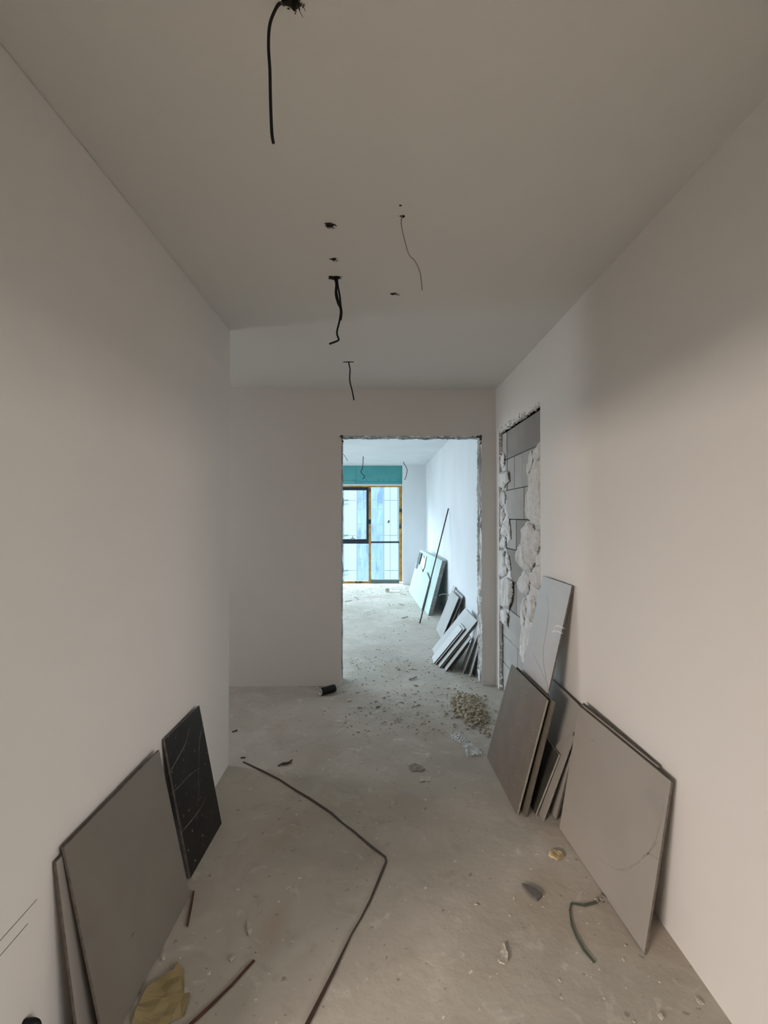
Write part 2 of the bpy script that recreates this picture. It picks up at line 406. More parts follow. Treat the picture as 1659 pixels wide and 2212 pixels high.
st(boxes('wall_hall_end', hw, M['putty']))
# entrance room behind the photographer
st(box('wall_rear', (XL, -1.4, 0), (XR, -1.2, H), M['putty']))
st(boxes('wall_right_header', [((XR, -1.4, 2.15), (XR + .2, 1.0, H)), ((XR + .05, .92, 0), (XR + .2, 1.0, 2.15))], M['putty']))  # unseen opening below the header, added so fill reaches the left wall
st(box('wall_front', (-4.3, -5.3, 0), (4.8, -5.1, H), M['putty']))
st(boxes('wall_front_left', [((-4.3, -5.1, 0), (-4.1, 2.76, .4)), ((-4.3, -5.1, 2.6), (-4.1, 2.76, H)), ((-4.3, -5.1, .4), (-4.1, -4.6, 2.6)), ((-4.3, -1.2, .4), (-4.1, 2.76, 2.6))], M['putty'])); st(boxes('wall_front_right', [((4.6, -5.1, 0), (4.8, 1.2, .4)), ((4.6, -5.1, 2.6), (4.8, 1.2, H)), ((4.6, -5.1, .4), (4.8, -4.4, 2.6)), ((4.6, -1.2, .4), (4.8, 1.2, 2.6)), ((XR + .2, 1.0, 0), (4.8, 1.2, H))], M['putty']))
# far room
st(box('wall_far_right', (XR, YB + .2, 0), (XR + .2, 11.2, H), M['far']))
st(boxes('wall_far_left', [((-3.5, YB + .2, 0), (-3.3, 5.2, H)), ((-3.5, 10.2, 0), (-3.3, 11.2, H)), ((-3.5, 5.2, 2.45), (-3.3, 10.2, H)), ((-3.5, 5.2, 0), (-3.3, 10.2, .15))], M['far']))  # unseen side opening, added to let the far room fill in
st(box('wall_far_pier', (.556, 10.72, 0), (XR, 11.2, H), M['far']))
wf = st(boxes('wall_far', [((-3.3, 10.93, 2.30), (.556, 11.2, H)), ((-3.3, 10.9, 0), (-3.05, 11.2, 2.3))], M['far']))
x0 = -3.3
for x1 in (-2.0, -.54, .556):
    box('gypsum_board', (x0 + .002, 10.905, 2.337), (x1 - .002, 10.93, 2.768), M['teal'], wf, bev=.001); x0 = x1
box('white_bead', (-3.3, 10.90, 2.297), (.556, 10.93, 2.333), M['white'], wf)
vs = []; fs = []
def addbox(a, b):
    v, f = boxdata(a, b); k = len(vs); vs.extend(v); fs.extend([tuple(i + k for i in q) for q in f])
addbox((-.54, 10.903, 2.388), (.53, 10.905, 2.394)); addbox((-1.2, 10.903, 2.42), (-.54, 10.905, 2.426)); addbox((-.56, 10.903, 2.37), (-.554, 10.905, 2.43))
for x in (-.62, -.50, -.30, -.02, .11, .25, .46, .52): addbox((x, 10.903, 2.41), (x + .006, 10.905, 2.45)); addbox((x + .014, 10.903, 2.42), (x + .020, 10.905, 2.445))
mesh('pencil_marks', vs, fs, [M['pencil']], wf)
# window of the far room
win = empty('window_1', (0, 0, 0), kind='structure')
zt, zb = 2.297, .035
box('taped_head', (-3.05, 10.93, zt - .03), (.556, 11.0, zt), M['gold'], win)
box('taped_jamb', (.485, 10.93, zb), (.556, 11.0, zt - .03), M['gold'], win)
mull = [-.235, -1.02, -1.80, -2.58]
for x in mull: box('taped_mullion', (x, 10.925, zb), (x + .055, 11.0, zt - .03), M['gold'], win)
box('taped_sill', (-3.05, 10.93, 0), (-.18, 11.0, zb + .012), M['gold'], win)
box('sill', (-.18, 10.93, 0), (.485, 11.0, .075), M['framegrey'], win)
box('transom', (-.18, 10.94, .945), (.485, 10.99, .985), M['frame'], win)
bays = [(-.18, .485), (-.965, -.235), (-1.745, -1.02), (-2.525, -1.80)]
for i, (a, b) in enumerate(bays):
    if i == 0:
        box('glass_pane', (a, 10.962, .985), (b, 10.970, zt - .03), M['glass'], win)
        box('glass_pane', (a, 10.962, .075), (b, 10.970, .945), M['glass'], win)
        box('white_gasket', (a, 10.955, .075), (b, 10.962, .095), M['white'], win)
        box('white_gasket', (b - .045, 10.955, .985), (b - .030, 10.962, zt - .03), M['facframe'], win)
    else:
        box('glass_pane', (a, 10.962, zb), (b, 10.970, .93), M['glass'], win)
        box('transom', (a, 10.94, .93), (b, 10.99, 1.0), M['frame'], win)
        s = empty('opening_sash'); s.parent = win
        for q in (((a, 10.93, 1.0), (b, 10.985, 1.04)), ((a, 10.93, zt - .105), (b, 10.985, zt - .03)), ((a, 10.93, 1.04), (a + .055, 10.985, zt - .105)), ((b - .055, 10.93, 1.04), (b, 10.985, zt - .105))):
            box('sash_bar', q[0], q[1], M['frame'], s)
        box('glass_pane', (a + .055, 10.955, 1.04), (b - .055, 10.963, zt - .105), M['glass'], s)
        box('handle_base', (-.66 - .79 * (i - 1), 10.915, 1.045), (-.56 - .79 * (i - 1), 10.93, 1.062), M['steel'], s)
        box('handle_lever', (-.62 - .79 * (i - 1), 10.912, 1.06), (-.605 - .79 * (i - 1), 10.925, 1.11), M['steel'], s)
box('lock_plate', (-.24, 10.915, 1.395), (-.18, 10.925, 1.50), M['frame'], win)
mesh('sticker', [(.205, 10.96, 1.44), (.235, 10.96, 1.40), (.265, 10.96, 1.46), (.24, 10.96, 1.50), (.205, 10.9615, 1.44), (.235, 10.9615, 1.40), (.265, 10.9615, 1.46), (.24, 10.9615, 1.50)],
     [(0, 1, 2, 3), (7, 6, 5, 4), (0, 4, 5, 1), (1, 5, 6, 2), (2, 6, 7, 3), (3, 7, 4, 0)], [M['shard']], win)

# ------------------------------------------------------------------ building across the street
bl = empty('apartment_building', (0, 36, -14), 'pale panelled tower block with blue glazing seen through the far window', 'building')
bl_l = Vector((0, -36, 14))
def bpart(name, a, b, m): return box(name, tuple(Vector(a) + bl_l), tuple(Vector(b) + bl_l), m, bl)
bpart('core', (-13, 36.3, -13), (12, 48, 8.6), M['fac'])
P = 2.74; Z0 = .07
strips_ = [(-1.71, .43), (5.4, 7.6), (-9.6, -7.5)]
xcols = [(-13, -9.6), (-7.5, -5.4), (-5.4, -3.3), (-2.72, -1.71), (.43, .90), (.90, 1.55), (1.58, 2.75), (2.78, 5.4), (7.6, 9.8), (9.83, 12)]
for f in range(-5, 3):
    z = Z0 + f * P
    for a, b in xcols: bpart('wall_panel', (a + .012, 36.15, z + .015), (b - .012, 36.3, z + P - .015), M['fac'])
    bpart('window', (-3.3, 36.22, z + .10), (-2.75, 36.28, z + 2.05), M['facglass'])
    bpart('wall_panel', (-3.3, 36.15, z + 2.09), (-2.74, 36.3, z + P - .015), M['fac'])
    bpart('window_ledge', (-2.85, 36.0, z + .02), (-2.38, 36.2, z + .07), M['facjoint'])
    bpart('window_ledge', (-2.85, 36.0, z - .26), (-2.38, 36.15, z - .23), M['facframe'])
    for a, b in strips_:
        w = b - a; cols_ = [(a, a + .29 * w), (a + .29 * w, a + .68 * w), (a + .68 * w, b)]
        for c0, c1 in cols_:
            for r0, r1 in ((0, .86), (.86, 2.05), (2.05, P)):
                bpart('glass_pane', (c0 + .035, 36.26, z + r0 + .03), (c1 - .035, 36.29, z + r1 - .03), M['facglass'])
bpart('roof_slab', (-13.1, 35.9, Z0 + 3 * P), (12.1, 48, Z0 + 3 * P + .35), M['fac'])

# ------------------------------------------------------------------ masonry in the recess
XBK = XR + .03
rows = [(0, .25), (.256, .495), (.501, .765), (.771, 1.025), (1.031, 1.295), (1.301, 1.55), (1.556, 1.805), (1.811, 2.08), (2.086, 2.328)]
cuts = [[3.45, 3.90], [3.78], [3.40, 3.95], [3.80, 3.3], [3.55], [3.80, 3.35], [3.59], [4.07, 3.86, 3.64, 3.3], [4.07]]
dark = {(8, 1): 'block_warm', (5, 1): 'block_warm', (4, 1): 'block_warm', (4, 0): 'block_warm', (3, 0): 'block_warm'}
rg = random.Random(5)
for r, (za, zb_) in enumerate(rows):
    ys = sorted([4.26] + cuts[r] + [3.10], reverse=True)
    for c in range(len(ys) - 1):
        o = box('block', (XBK + rg.uniform(0, .006), ys[c + 1] + .007, za), (XR + .12, ys[c] - .007, zb_), M[dark.get((r, c), 'block')], wr, bev=.003)

def lumpfield(name, poly, hmax, seed, m, step=.006, ridge=(14, 5), dome=.035, smooth=False):
    ya = min(p[0] for p in poly); yb = max(p[0] for p in poly); za = min(p[1] for p in poly); zb2 = max(p[1] for p in poly)
    ny = int((yb - ya) / step) + 1; nz_ = int((zb2 - za) / step) + 1
    segs = [(poly[i], poly[(i + 1) % len(poly)]) for i in range(len(poly))]
    def dist(y, z):
        bst = 9
        for (a0, a1), (b0, b1) in segs:
            dx, dz = b0 - a0, b1 - a1; L = dx * dx + dz * dz or 1e-9
            t = max(0, min(1, ((y - a0) * dx + (z - a1) * dz) / L))
            q = (y - a0 - t * dx) ** 2 + (z - a1 - t * dz) ** 2
            if q < bst: bst = q
        return math.sqrt(bst)
    idx = {}; vs = []; fs = []
    for i in range(ny + 1):
        for j in range(nz_ + 1):
            y = ya + i * step; z = za + j * step
            wy = y + .012 * noise.noise(Vector((y * 30, z * 30, seed))); wz = z + .012 * noise.noise(Vector((y * 30, z * 30, seed + 5)))
            if not inpoly(wy, wz, poly): continue
            d = dist(wy, wz)
            e = min(1, d / dome) ** .45
            n1 = noise.noise(Vector((y * ridge[0] + seed, z * ridge[1], seed)))
            n2 = noise.noise(Vector((y * 30, z * 11, seed + 3)))
            n3 = noise.noise(Vector((y * 110, z * 90, seed + 9)))
            hgt = e * hmax * (.30 + 1.15 * (1 - min(1, abs(n1) * 2.6)) ** 1.3 + .40 * n2 + .10 * n3)
            if smooth: hgt = e * hmax * (.62 + .40 * (1 - min(1, abs(n1) * 2.2)) + .16 * n2 + .05 * n3)
            idx[i, j] = len(vs); vs.append((XBK + .002 - max(hgt, .001), y, z))
    for (i, j), a in idx.items():
        q = [(i + 1, j), (i + 1, j + 1), (i, j + 1)]
        if all(k in idx for k in q): fs.append((a, idx[q[0]], idx[q[1]], idx[q[2]]))
    o = mesh(name, vs, fs, [m], wr, smooth=True); o['kind'] = 'stuff'
    return o
polyL = [(4.228,2.174),(4.149,2.151),(4.135,2.057),(4.105,1.992),(4.002,1.97),(3.988,1.92),(4.032,1.875),(4.076,1.838),(4.122,1.799),(4.063,1.702),(4.078,1.641),(4.006,1.568),(3.978,1.44),(3.993,1.38),(4.096,1.305),(4.037,1.236),(3.967,1.123),(3.899,1.014),(3.927,0.8917),(4.013,0.7564),(4.072,0.6018),(4.132,0.6701),(4.225,0.6707),(4.239,0.8371),(4.238,1.049),(4.235,1.304),(4.282,1.601),(4.263,1.815),(4.229,2.068)]
polyR = [(3.188,2.115),(3.292,2.076),(3.352,2.018),(3.373,1.97),(3.434,2.063),(3.478,1.982),(3.512,1.887),(3.394,1.863),(3.426,1.804),(3.492,1.668),(3.45,1.545),(3.559,1.534),(3.595,1.454),(3.561,1.366),(3.642,1.379),(3.715,1.301),(3.692,1.21),(3.62,1.155),(3.705,1.097),(3.711,1.033),(3.634,0.9757),(3.52,0.9734),(3.553,0.9499),(3.634,0.932),(3.695,0.8177),(3.683,0.7649),(3.672,0.6279),(3.71,0.5182),(3.662,0.4404),(3.58,0.4193),(3.513,0.4621),(3.405,0.5744),(3.324,0.688),(3.1,1.005),(3.134,1.156),(3.194,1.468)]
lumpfield('plaster_spill', polyL, .008, 1.3, M['mortar'])
lumpfield('plaster_spill', polyR, .010, 4.6, M['mortar'], ridge=(16, 4))
LUMPS = [
    (0.04, [(3.155,2.104),(3.225,2.092),(3.283,2.057),(3.323,1.991),(3.269,1.960),(3.206,1.996),(3.150,2.008)]),
    (0.03, [(3.406,2.076),(3.347,2.025),(3.379,1.957),(3.463,1.873),(3.509,1.907),(3.462,1.987)]),
    (0.045, [(3.269,1.965),(3.156,1.971),(3.144,1.777),(3.154,1.508),(3.244,1.501),(3.459,1.565),(3.471,1.692),(3.409,1.804),(3.392,1.886),(3.336,1.921)]),
    (0.052, [(3.459,1.535),(3.358,1.526),(3.288,1.485),(3.160,1.489),(3.175,1.373),(3.261,1.288),(3.351,1.188),(3.430,1.220),(3.488,1.320),(3.562,1.391),(3.558,1.499)]),
    (0.06, [(3.615,1.375),(3.528,1.363),(3.445,1.303),(3.398,1.224),(3.373,1.165),(3.463,1.162),(3.564,1.163),(3.653,1.219),(3.685,1.306)]),
    (0.058, [(3.530,1.153),(3.440,1.146),(3.408,1.088),(3.415,1.025),(3.497,0.977),(3.618,0.978),(3.687,1.036),(3.635,1.110)]),
    (0.045, [(3.330,1.188),(3.246,1.239),(3.157,1.239),(3.152,1.105),(3.248,1.066),(3.352,1.070),(3.398,1.131)]),
    (0.035, [(3.601,0.942),(3.524,0.962),(3.491,0.927),(3.515,0.837),(3.567,0.772),(3.646,0.766),(3.645,0.855)]),
    (0.045, [(3.415,1.001),(3.301,1.003),(3.264,0.930),(3.273,0.849),(3.339,0.824),(3.401,0.862),(3.481,0.887),(3.471,0.963)]),
    (0.04, [(3.482,0.845),(3.401,0.820),(3.333,0.795),(3.310,0.720),(3.341,0.621),(3.419,0.567),(3.500,0.628),(3.526,0.728)]),
    (0.035, [(3.603,0.754),(3.526,0.739),(3.507,0.637),(3.452,0.558),(3.468,0.500),(3.509,0.447),(3.570,0.447),(3.659,0.474),(3.622,0.617)]),
    (0.036, [(4.166,2.159),(4.101,2.112),(4.120,2.039),(4.191,2.006),(4.235,2.055),(4.235,2.135)]),
    (0.042, [(4.225,1.989),(3.985,1.966),(3.969,1.877),(4.066,1.860),(4.122,1.823),(4.235,1.845),(4.235,1.916)]),
    (0.036, [(4.169,1.823),(4.076,1.761),(4.091,1.687),(4.209,1.662),(4.235,1.731),(4.235,1.796)]),
    (0.04, [(4.235,1.665),(4.137,1.650),(4.091,1.587),(4.210,1.482),(4.235,1.535),(4.235,1.627)]),
    (0.036, [(4.101,1.540),(4.024,1.513),(4.048,1.414),(4.173,1.394),(4.235,1.445)]),
    (0.036, [(4.172,1.405),(4.070,1.389),(4.080,1.301),(4.198,1.278),(4.235,1.328)]),
    (0.026, [(4.055,1.550),(3.980,1.565),(3.934,1.455),(3.930,1.365),(4.012,1.416)]),
    (0.042, [(4.222,1.281),(4.094,1.275),(4.095,1.163),(4.028,1.133),(4.028,1.072),(4.235,1.013),(4.235,1.073),(4.235,1.173)]),
    (0.028, [(4.058,1.256),(3.983,1.250),(3.920,1.119),(4.001,1.110)]),
    (0.045, [(4.235,1.008),(3.993,1.055),(3.858,1.037),(3.867,0.951),(3.893,0.853),(3.996,0.770),(4.131,0.756),(4.235,0.760),(4.235,0.885)]),
    (0.036, [(4.226,0.742),(4.076,0.747),(4.009,0.721),(4.041,0.602),(4.179,0.619),(4.235,0.668)])]
for k, (hh_, pl_) in enumerate(LUMPS):
    o = lumpfield('plaster_lump', pl_, hh_, 2.0 + k * 1.7, M['mortar'], step=.005, ridge=(11, 3.5), dome=.030, smooth=True); del o['kind']

# ------------------------------------------------------------------ tiles
def slab(name, B0, B1, V, th, face, edge, label, cat='tile', group=None, thick_sign=-1, bev=.0012, back=None):
    B0, B1, V = Vector(B0), Vector(B1), Vector(V)
    u = (B1 - B0).normalized(); v = (V - u * V.dot(u)).normalized(); n = u.cross(v)
    w = (B1 - B0).length; h = V.dot(v)
    a = (0, 0, min(0, thick_sign * th)); b = (w, h, max(0, thick_sign * th))
    vv, ff = boxdata(a, b)
    bm = bmesh.new(); vs = [bm.verts.new(q) for q in vv]
    for q in ff: bm.faces.new([vs[i] for i in q])
    bm.normal_update()
    for f in bm.faces:
        f.material_index = 0 if abs(f.normal.z) > .9 else 1
    bmesh.ops.bevel(bm, geom=bm.edges[:], offset=bev, segments=1, affect='EDGES', material=1)
    me = bpy.data.meshes.new(name); bm.to_mesh(me); bm.free()
    o = link(name, me, None, [M[face], M[edge]])
    mw = Matrix((( u.x, v.x, n.x, B0.x), (u.y, v.y, n.y, B0.y), (u.z, v.z, n.z, B0.z), (0, 0, 0, 1)))
    o.matrix_world = mw
    return setp(o, label, cat, group)
def decal(name, parent, pts, widths, m, th=.0004, sgn=1, z=None):
    zz = (0.00005 if sgn > 0 else -.00005 - th)
    return strip(name, [(x, y, zz) for x, y in pts], widths, th, m, parent, (0, 0, 1), bend=True)
GR = 'tiles leaning on the right hallway wall'; GL = 'tiles leaning on the left hallway wall'; GFR = 'tiles leaning on the far room wall'
TR = slab('wall_tile', (.913, 2.345, .003), (.957, 1.67, .003), (.106, 0, .614), .0095, 'tile_taupe', 'edge', 'big taupe square tile with a curved grey vein, frontmost on the right', group=GR)
slab('wall_tile', (.934, 2.36, .003), (.970, 1.77, .003), (.106, 0, .617), .009, 'tile_taupe', 'edge', 'taupe tile directly behind the big veined square tile, only its top edge showing', group=GR)
slab('wall_tile', (.985, 2.387, .003), (1.012, 1.856, .003), (.070, 0, .612), .009, 'tile_taupe', 'edge', 'tile closest to the wall behind the big veined square tile, past a dark gap', group=GR)
TG = slab('wall_tile', (.925, 2.93, .003), (.920, 2.41, .003), (.148, 0, .570), .009, 'tile_grey', 'edge', 'plain dark grey tile flat against the wall between the two right stacks', group=GR)
TT = slab('wall_tile', (.797, 3.0, .003), (.804, 2.566, .003), (.272, 0, 1.19), .0095, 'tile_light', 'edge', 'tallest tile, a light grey upright slab leaning beside the bricked-up recess', group=GR)
TD = slab('wall_tile', (.708, 3.04, .003), (.728, 2.448, .003), (.165, 0, .602), .010, 'tile_slate', 'edge_light', 'dark brown slate tile with pale scratches, front of the stack by the recess', group=GR)
slab('wall_tile', (.738, 3.0, .003), (.770, 2.433, .003), (.158, 0, .597), .009, 'tile_olive', 'edge', 'olive brown tile right behind the scratched slate tile', group=GR)
slab('wall_tile', (.826, 2.76, .003), (.826, 2.447, .003), (.127, 0, .318), .009, 'tile_darkm', 'edge_light', 'small dark marble tile low behind the olive brown tile', group=GR)
LOWSTACK = [((.849, 2.402, .003), .163, .437, 'edge_light', 'broken half-height tile with pale cut edge leaning behind the small dark marble tile'),
            ((.872, 2.425, .003), .150, .440, 'edge', 'broken tile furthest back in the low stack, beside the big square tile')]
AL = slab('wall_tile', (-.785, 1.95, .003), (-.796, 1.38, .003), (-.131, 0, .602), .009, 'tile_left', 'edge', 'large grey-brown tile leaning on the left wall in the foreground', group=GL, thick_sign=1)
slab('wall_tile', (-.850, 1.985, .003), (-.857, 1.36, .003), (-.078, 0, .575), .009, 'tile_taupe', 'edge', 'tile tucked behind the large grey-brown tile on the left wall', group=GL, thick_sign=1)
BK = slab('wall_tile', (-.805, 2.40, .003), (-.818, 2.037, .003), (-.118, 0, .602), .0095, 'tile_black', 'edge', 'glossy black marble tile with white veins on the left wall', group=GL, thick_sign=1)
# printed veins and scratches
decal('vein', TR, [(0.3388,0.1045),(0.3906,0.1132),(0.446,0.1355),(0.488,0.1599),(0.5233,0.1903),(0.553,0.2253),(0.5789,0.259),(0.5984,0.2927),(0.6186,0.3213)], [.003, .006, .009, .005, .008], M['vein_dark'])
decal('vein', TR, [(0.6151,0.3136),(0.6328,0.3505),(0.6458,0.3836),(0.6484,0.4161),(0.6534,0.4602),(0.6561,0.5028),(0.6565,0.5336)], [.007, .013, .005, .009, .006, .003], M['vein_dark'])
decal('vein', TR, [(0.1418,0.5211),(0.1697,0.5258),(0.1875,0.5213)], [.004, .008, .003], M['vein_dark'])
decal('vein', TR, [(0.6186,0.3213),(0.6358,0.327),(0.6578,0.3328),(0.6767,0.3384)], [.008, .006, .004, .002], M['vein_dark'])
decal('vein', TR, [(0.5237,0.1888),(0.5051,0.1894),(0.4941,0.1959)], [.004, .003, .001], M['vein_dark'])
decal('vein', TT, [(0.1305,1.115),(0.2028,1.027),(0.2341,0.9201),(0.2451,0.8241),(0.2804,0.7507),(0.3815,0.6622),(0.452,0.6097)], [.005, .011, .008, .010, .007, .008], M['vein_faint'])
decal('vein', TT, [(0.1068,0.7402),(0.251,0.6993),(0.3699,0.658)], [.003, .006, .003], M['vein_faint'])
o = decal('mortar_smear', TT, [(0.3369,0.9567),(0.3641,0.9743),(0.4125,0.9807),(0.4642,0.9829)], [.006, .008, .007, .003], M['white'], .002)
o = decal('mortar_smear', TT, [(0.3278,0.9299),(0.3608,0.9437),(0.4093,0.9507),(0.4584,0.9528)], [.012, .006, .007, .003], M['white'], .002)
for pts, w in (
    ([(0.1368,0.5596),(0.199,0.5155),(0.2676,0.496),(0.3266,0.481),(0.3903,0.4672)], [.0015, .003, .003, .003, .0015]),
    ([(-0.0028,0.5169),(0.0444,0.4862),(0.0827,0.4347),(0.1071,0.3896)], [.001, .0025, .002, .001]),
    ([(0.1133,0.3493),(0.1748,0.3652),(0.2443,0.3759),(0.3208,0.38),(0.3896,0.3904)], [.001, .0018, .0018, .0015]),
    ([(0.0974,0.207),(0.1641,0.1916),(0.2549,0.1933),(0.3269,0.2014),(0.3823,0.2067)], [.001, .002, .0025, .001]),
    ([(0.1071,0.3896),(0.1425,0.3179),(0.1572,0.2702),(0.1996,0.2184)], [.001, .001, .001])):
    decal('vein', BK, pts, w, M['vein_white'], sgn=-1)
rg = random.Random(11)
for k in range(34):
    x = rg.uniform(.02, .56); y = rg.uniform(.04, .60); L = rg.choice([.02, .04, .07, .13]); a = rg.choice([rg.uniform(.1, .7), rg.uniform(1.3, 1.9)])
    p1 = (min(x + L * math.cos(a), .59), min(y + L * math.sin(a) * .6, .615))
    decal('scratch', TD, [(x, y), ((x + p1[0]) / 2, (y + p1[1]) / 2 + .002), p1], [.0008, .0017, .0007], M['scratch'], .0002)
decal('stain', AL, [(0.382,0.1707),(0.3676,0.1716),(0.3564,0.1709)], [.002, .005, .002], M['edge'], sgn=-1)

# far room: gypsum boards
BG = 'green gypsum boards in the far room'
slab('gypsum_board', (.654, 9.76, .004), (.786, 7.355, .004), (.228, 0, .868), .012, 'gypg', 'gypedge', 'front full board of the pale green gypsum board stack', 'board', BG)
for k in range(1, 5):
    slab('gypsum_board', (.654 + .0135 * k, 9.76, .004 + .002 * k), (.786 + .0135 * k, 7.355, .004 + .002 * k), (.228, 0, .868 - .004 * (k % 2)), .012, 'gypg', 'gypedge',
         ['second gypsum board from the front of the far room stack, grey cut edge showing', 'middle gypsum board of the far room stack', 'fourth gypsum board from the front of the far room stack', 'rearmost gypsum board of the far room stack, closest to the wall'][k - 1], 'board', BG)
# lower broken board in front
def polyslab(name, O, u, v, outline, th, mats, label, cat, group=None):
    u = Vector(u).normalized(); v = Vector(v); v = (v - u * v.dot(u)).normalized(); n = u.cross(v)
    k = len(outline); vs = [(x, y, 0) for x, y in outline] + [(x, y, -th) for x, y in outline]
    fs = [tuple(range(k)), tuple(range(2 * k - 1, k - 1, -1))] + [(i, i + k, (i + 1) % k + k, (i + 1) % k) for i in range(k)]
    o = mesh(name, vs, fs, mats, None, midx=[0, 0] + [1] * k)
    o.matrix_world = Matrix(((u.x, v.x, n.x, O[0]), (u.y, v.y, n.y, O[1]), (u.z, v.z, n.z, O[2]), (0, 0, 0, 1)))
    return setp(o, label, cat, group)
polyslab('gypsum_board', (.628, 9.74, .004), (.105, -2.23, 0), (.165, 0, .6), [(0, 0), (1.95, 0), (1.93, .52), (1.5, .60), (1.05, .55), (.8, .62), (0, .64)], .012, [M['gypg'], M['gypedge']],
         'lower broken green gypsum board in front of the full-height stack', 'board', BG)
slab('metal_stud', (.765, 9.66, .50), (.783, 9.36, .50), (.085, 0, .33), .02, 'steel', 'steel', 'short grey metal stud resting on the gypsum board stack', 'stud')
polyslab('board_offcut', (.785, 9.25, .47), (.055, -1, 0), (.20, 0, .74), [(0, .02), (.16, 0), (.35, .05), (.55, .14), (.46, .36), (.30, .30), (.08, .36)], .010, [M['white'], M['gypedge']],
         'torn white board offcut standing on the broken green board', 'offcut')
for (x_, y_, z_), vx_, vz_, em_, lb_ in LOWSTACK:
    hh = math.hypot(vx_, vz_)
    polyslab('wall_tile', (x_, y_ + .42, z_), (0, -1, 0), (vx_, 0, vz_), [(0, 0), (.42, 0), (.42, hh), (.405, hh)], .0085, [M['tile_taupe'], M[em_]], lb_, 'tile', GR)
# pole and wire
pole = tube('metal_pole', [(.604, 6.82, .003), (1.083, 7.17, 1.70)], .0125, M['steel'], smooth=False, seg=4)
setp(pole, 'long thin dark metal pole leaning on the far room wall', 'pole')
pole.data.materials.append(M['steel'])
wn = tube('wall_wire', [(1.10, 7.15, .36), (1.02, 7.2, .37), (.95, 7.3, .33)], .006, M['gypedge']); setp(wn, 'bent pale wire sticking out of the far room wall behind the boards', 'wire')
# far tiles; (near-bottom xy, far y, V, face)
FT = [
 (.796, 5.90, 6.46, (.225, .54), 'front wide tile of the further leaning group in the far room'),
 (.845, 6.47, 6.66, (.225, .575), 'narrow pale tile at the far end of the further leaning group'),
 (.836, 5.88, 6.45, (.236, .556), 'tile just behind the front wide tile of the further leaning group'),
 (.925, 6.02, 6.42, (.150, .465), 'shorter dark-edged tile nearest the wall in the further leaning group'),
 (.590, 4.961, 5.172, (.303, .365), 'narrow pale tile strip at the very front of the nearer leaning group'),
 (.604, 4.93, 5.19, (.315, .380), 'narrow tile strip second from the front of the nearer leaning group'),
 (.632, 4.825, 5.50, (.395, .485), 'large tile with a broad face in the nearer leaning group'),
 (.648, 4.815, 5.45, (.395, .480), 'second large tile pressed behind the broad-faced one'),
 (.680, 4.712, 5.00, (.262, .337), 'short tile behind the two large ones in the nearer leaning group'),
 (.738, 4.737, 4.96, (.190, .280), 'shortest tile at the back of the slanted nearer group'),
 (.850, 4.64, 4.795, (.190, .505), 'steeply standing tile just inside the doorway'),
 (.905, 4.56, 4.78, (.135, .475), 'steep tile half hidden by the doorway edge'),
 (.945, 4.58, 4.80, (.130, .520), 'steep tile nearest the wall just inside the doorway'),
]
for x, y0, y1, (vx, vz), lb in FT:
    slab('wall_tile', (x, y1, .004), (x, y0, .004), (vx, 0, vz), .0095, 'tile_light' if x in (.590, .845) else 'greyt', 'edge', lb, group=GFR)

# ------------------------------------------------------------------ cables on the ceiling
c = empty('hanging_cable', (-.205, 1.063, 2.77), 'thick black cable hanging from the ceiling nearest the camera', 'cable')
L = -Vector(c.location)
P1 = [(-0.2299,1.066,2.769),(-0.2442,1.066,2.745),(-0.2534,1.066,2.714),(-0.2554,1.066,2.668),(-0.2521,1.066,2.613),(-0.2509,1.066,2.558),(-0.2491,1.066,2.503),(-0.2469,1.066,2.463),(-0.2436,1.066,2.443)]
tube('cable_sheath', [Vector(p) + L for p in [(-.200, 1.062, 2.80), (-.206, 1.064, 2.775)] + P1], .0037, M['black'], c)
for k, q in enumerate([[(-.198, 1.062, 2.785), (-.185, 1.075, 2.762), (-.178, 1.08, 2.752)], [(-.198, 1.062, 2.785), (-.176, 1.07, 2.766), (-.171, 1.07, 2.756)]]):
    tube('frayed_thread', [Vector(p) + L for p in q], .0006, M['hole'], c)
c = empty('hanging_cable', (-.213, 2.303, 2.77), 'bundle of black cables hanging mid ceiling, one strand longer with a hooked end', 'cable')
L = -Vector(c.location)
A = [(-0.215,2.303,2.77),(-0.2104,2.303,2.728),(-0.2103,2.303,2.696),(-0.1988,2.303,2.643),(-0.1895,2.303,2.603),(-0.1964,2.303,2.55),(-0.2056,2.303,2.513),(-0.2078,2.303,2.487),(-0.1995,2.303,2.463),(-0.2078,2.303,2.453),(-0.247,2.303,2.438)]
B_ = [(-0.2078,2.3,2.769),(-0.2032,2.3,2.727),(-0.1939,2.3,2.676),(-0.1893,2.3,2.63),(-0.1846,2.3,2.595),(-0.1892,2.3,2.556)]
D_ = [(-0.2177,2.307,2.772),(-0.2131,2.307,2.737),(-0.2153,2.307,2.691),(-0.2037,2.307,2.644),(-0.1898,2.307,2.614),(-0.1921,2.307,2.563)]
tube('cable_strand', [Vector(p) + L for p in [(-.213, 2.303, 2.81)] + A], .0048, M['black'], c)
tube('cable_strand', [Vector(p) + L for p in [(-.210, 2.300, 2.81)] + B_], .0048, M['black'], c)
tube('cable_strand', [Vector(p) + L for p in [(-.216, 2.307, 2.81)] + D_], .0048, M['black'], c)
c = tube('hanging_cable', [(-.232, 3.566, 2.80)] + [(-0.2324,3.566,2.77),(-0.2216,3.566,2.714),(-0.2234,3.566,2.628),(-0.2037,3.566,2.543),(-0.1908,3.566,2.475)], .0052, M['black'])
setp(c, 'thin black cable hanging last before the doorway', 'cable')
c = tube('hanging_cable', [(.094, 1.826, 2.80)] + [(0.0917,1.826,2.769),(0.0899,1.826,2.737),(0.1024,1.826,2.677),(0.1204,1.826,2.618),(0.1442,1.826,2.592),(0.1641,1.826,2.546),(0.1725,1.826,2.476)], .0024, M['greywire'])
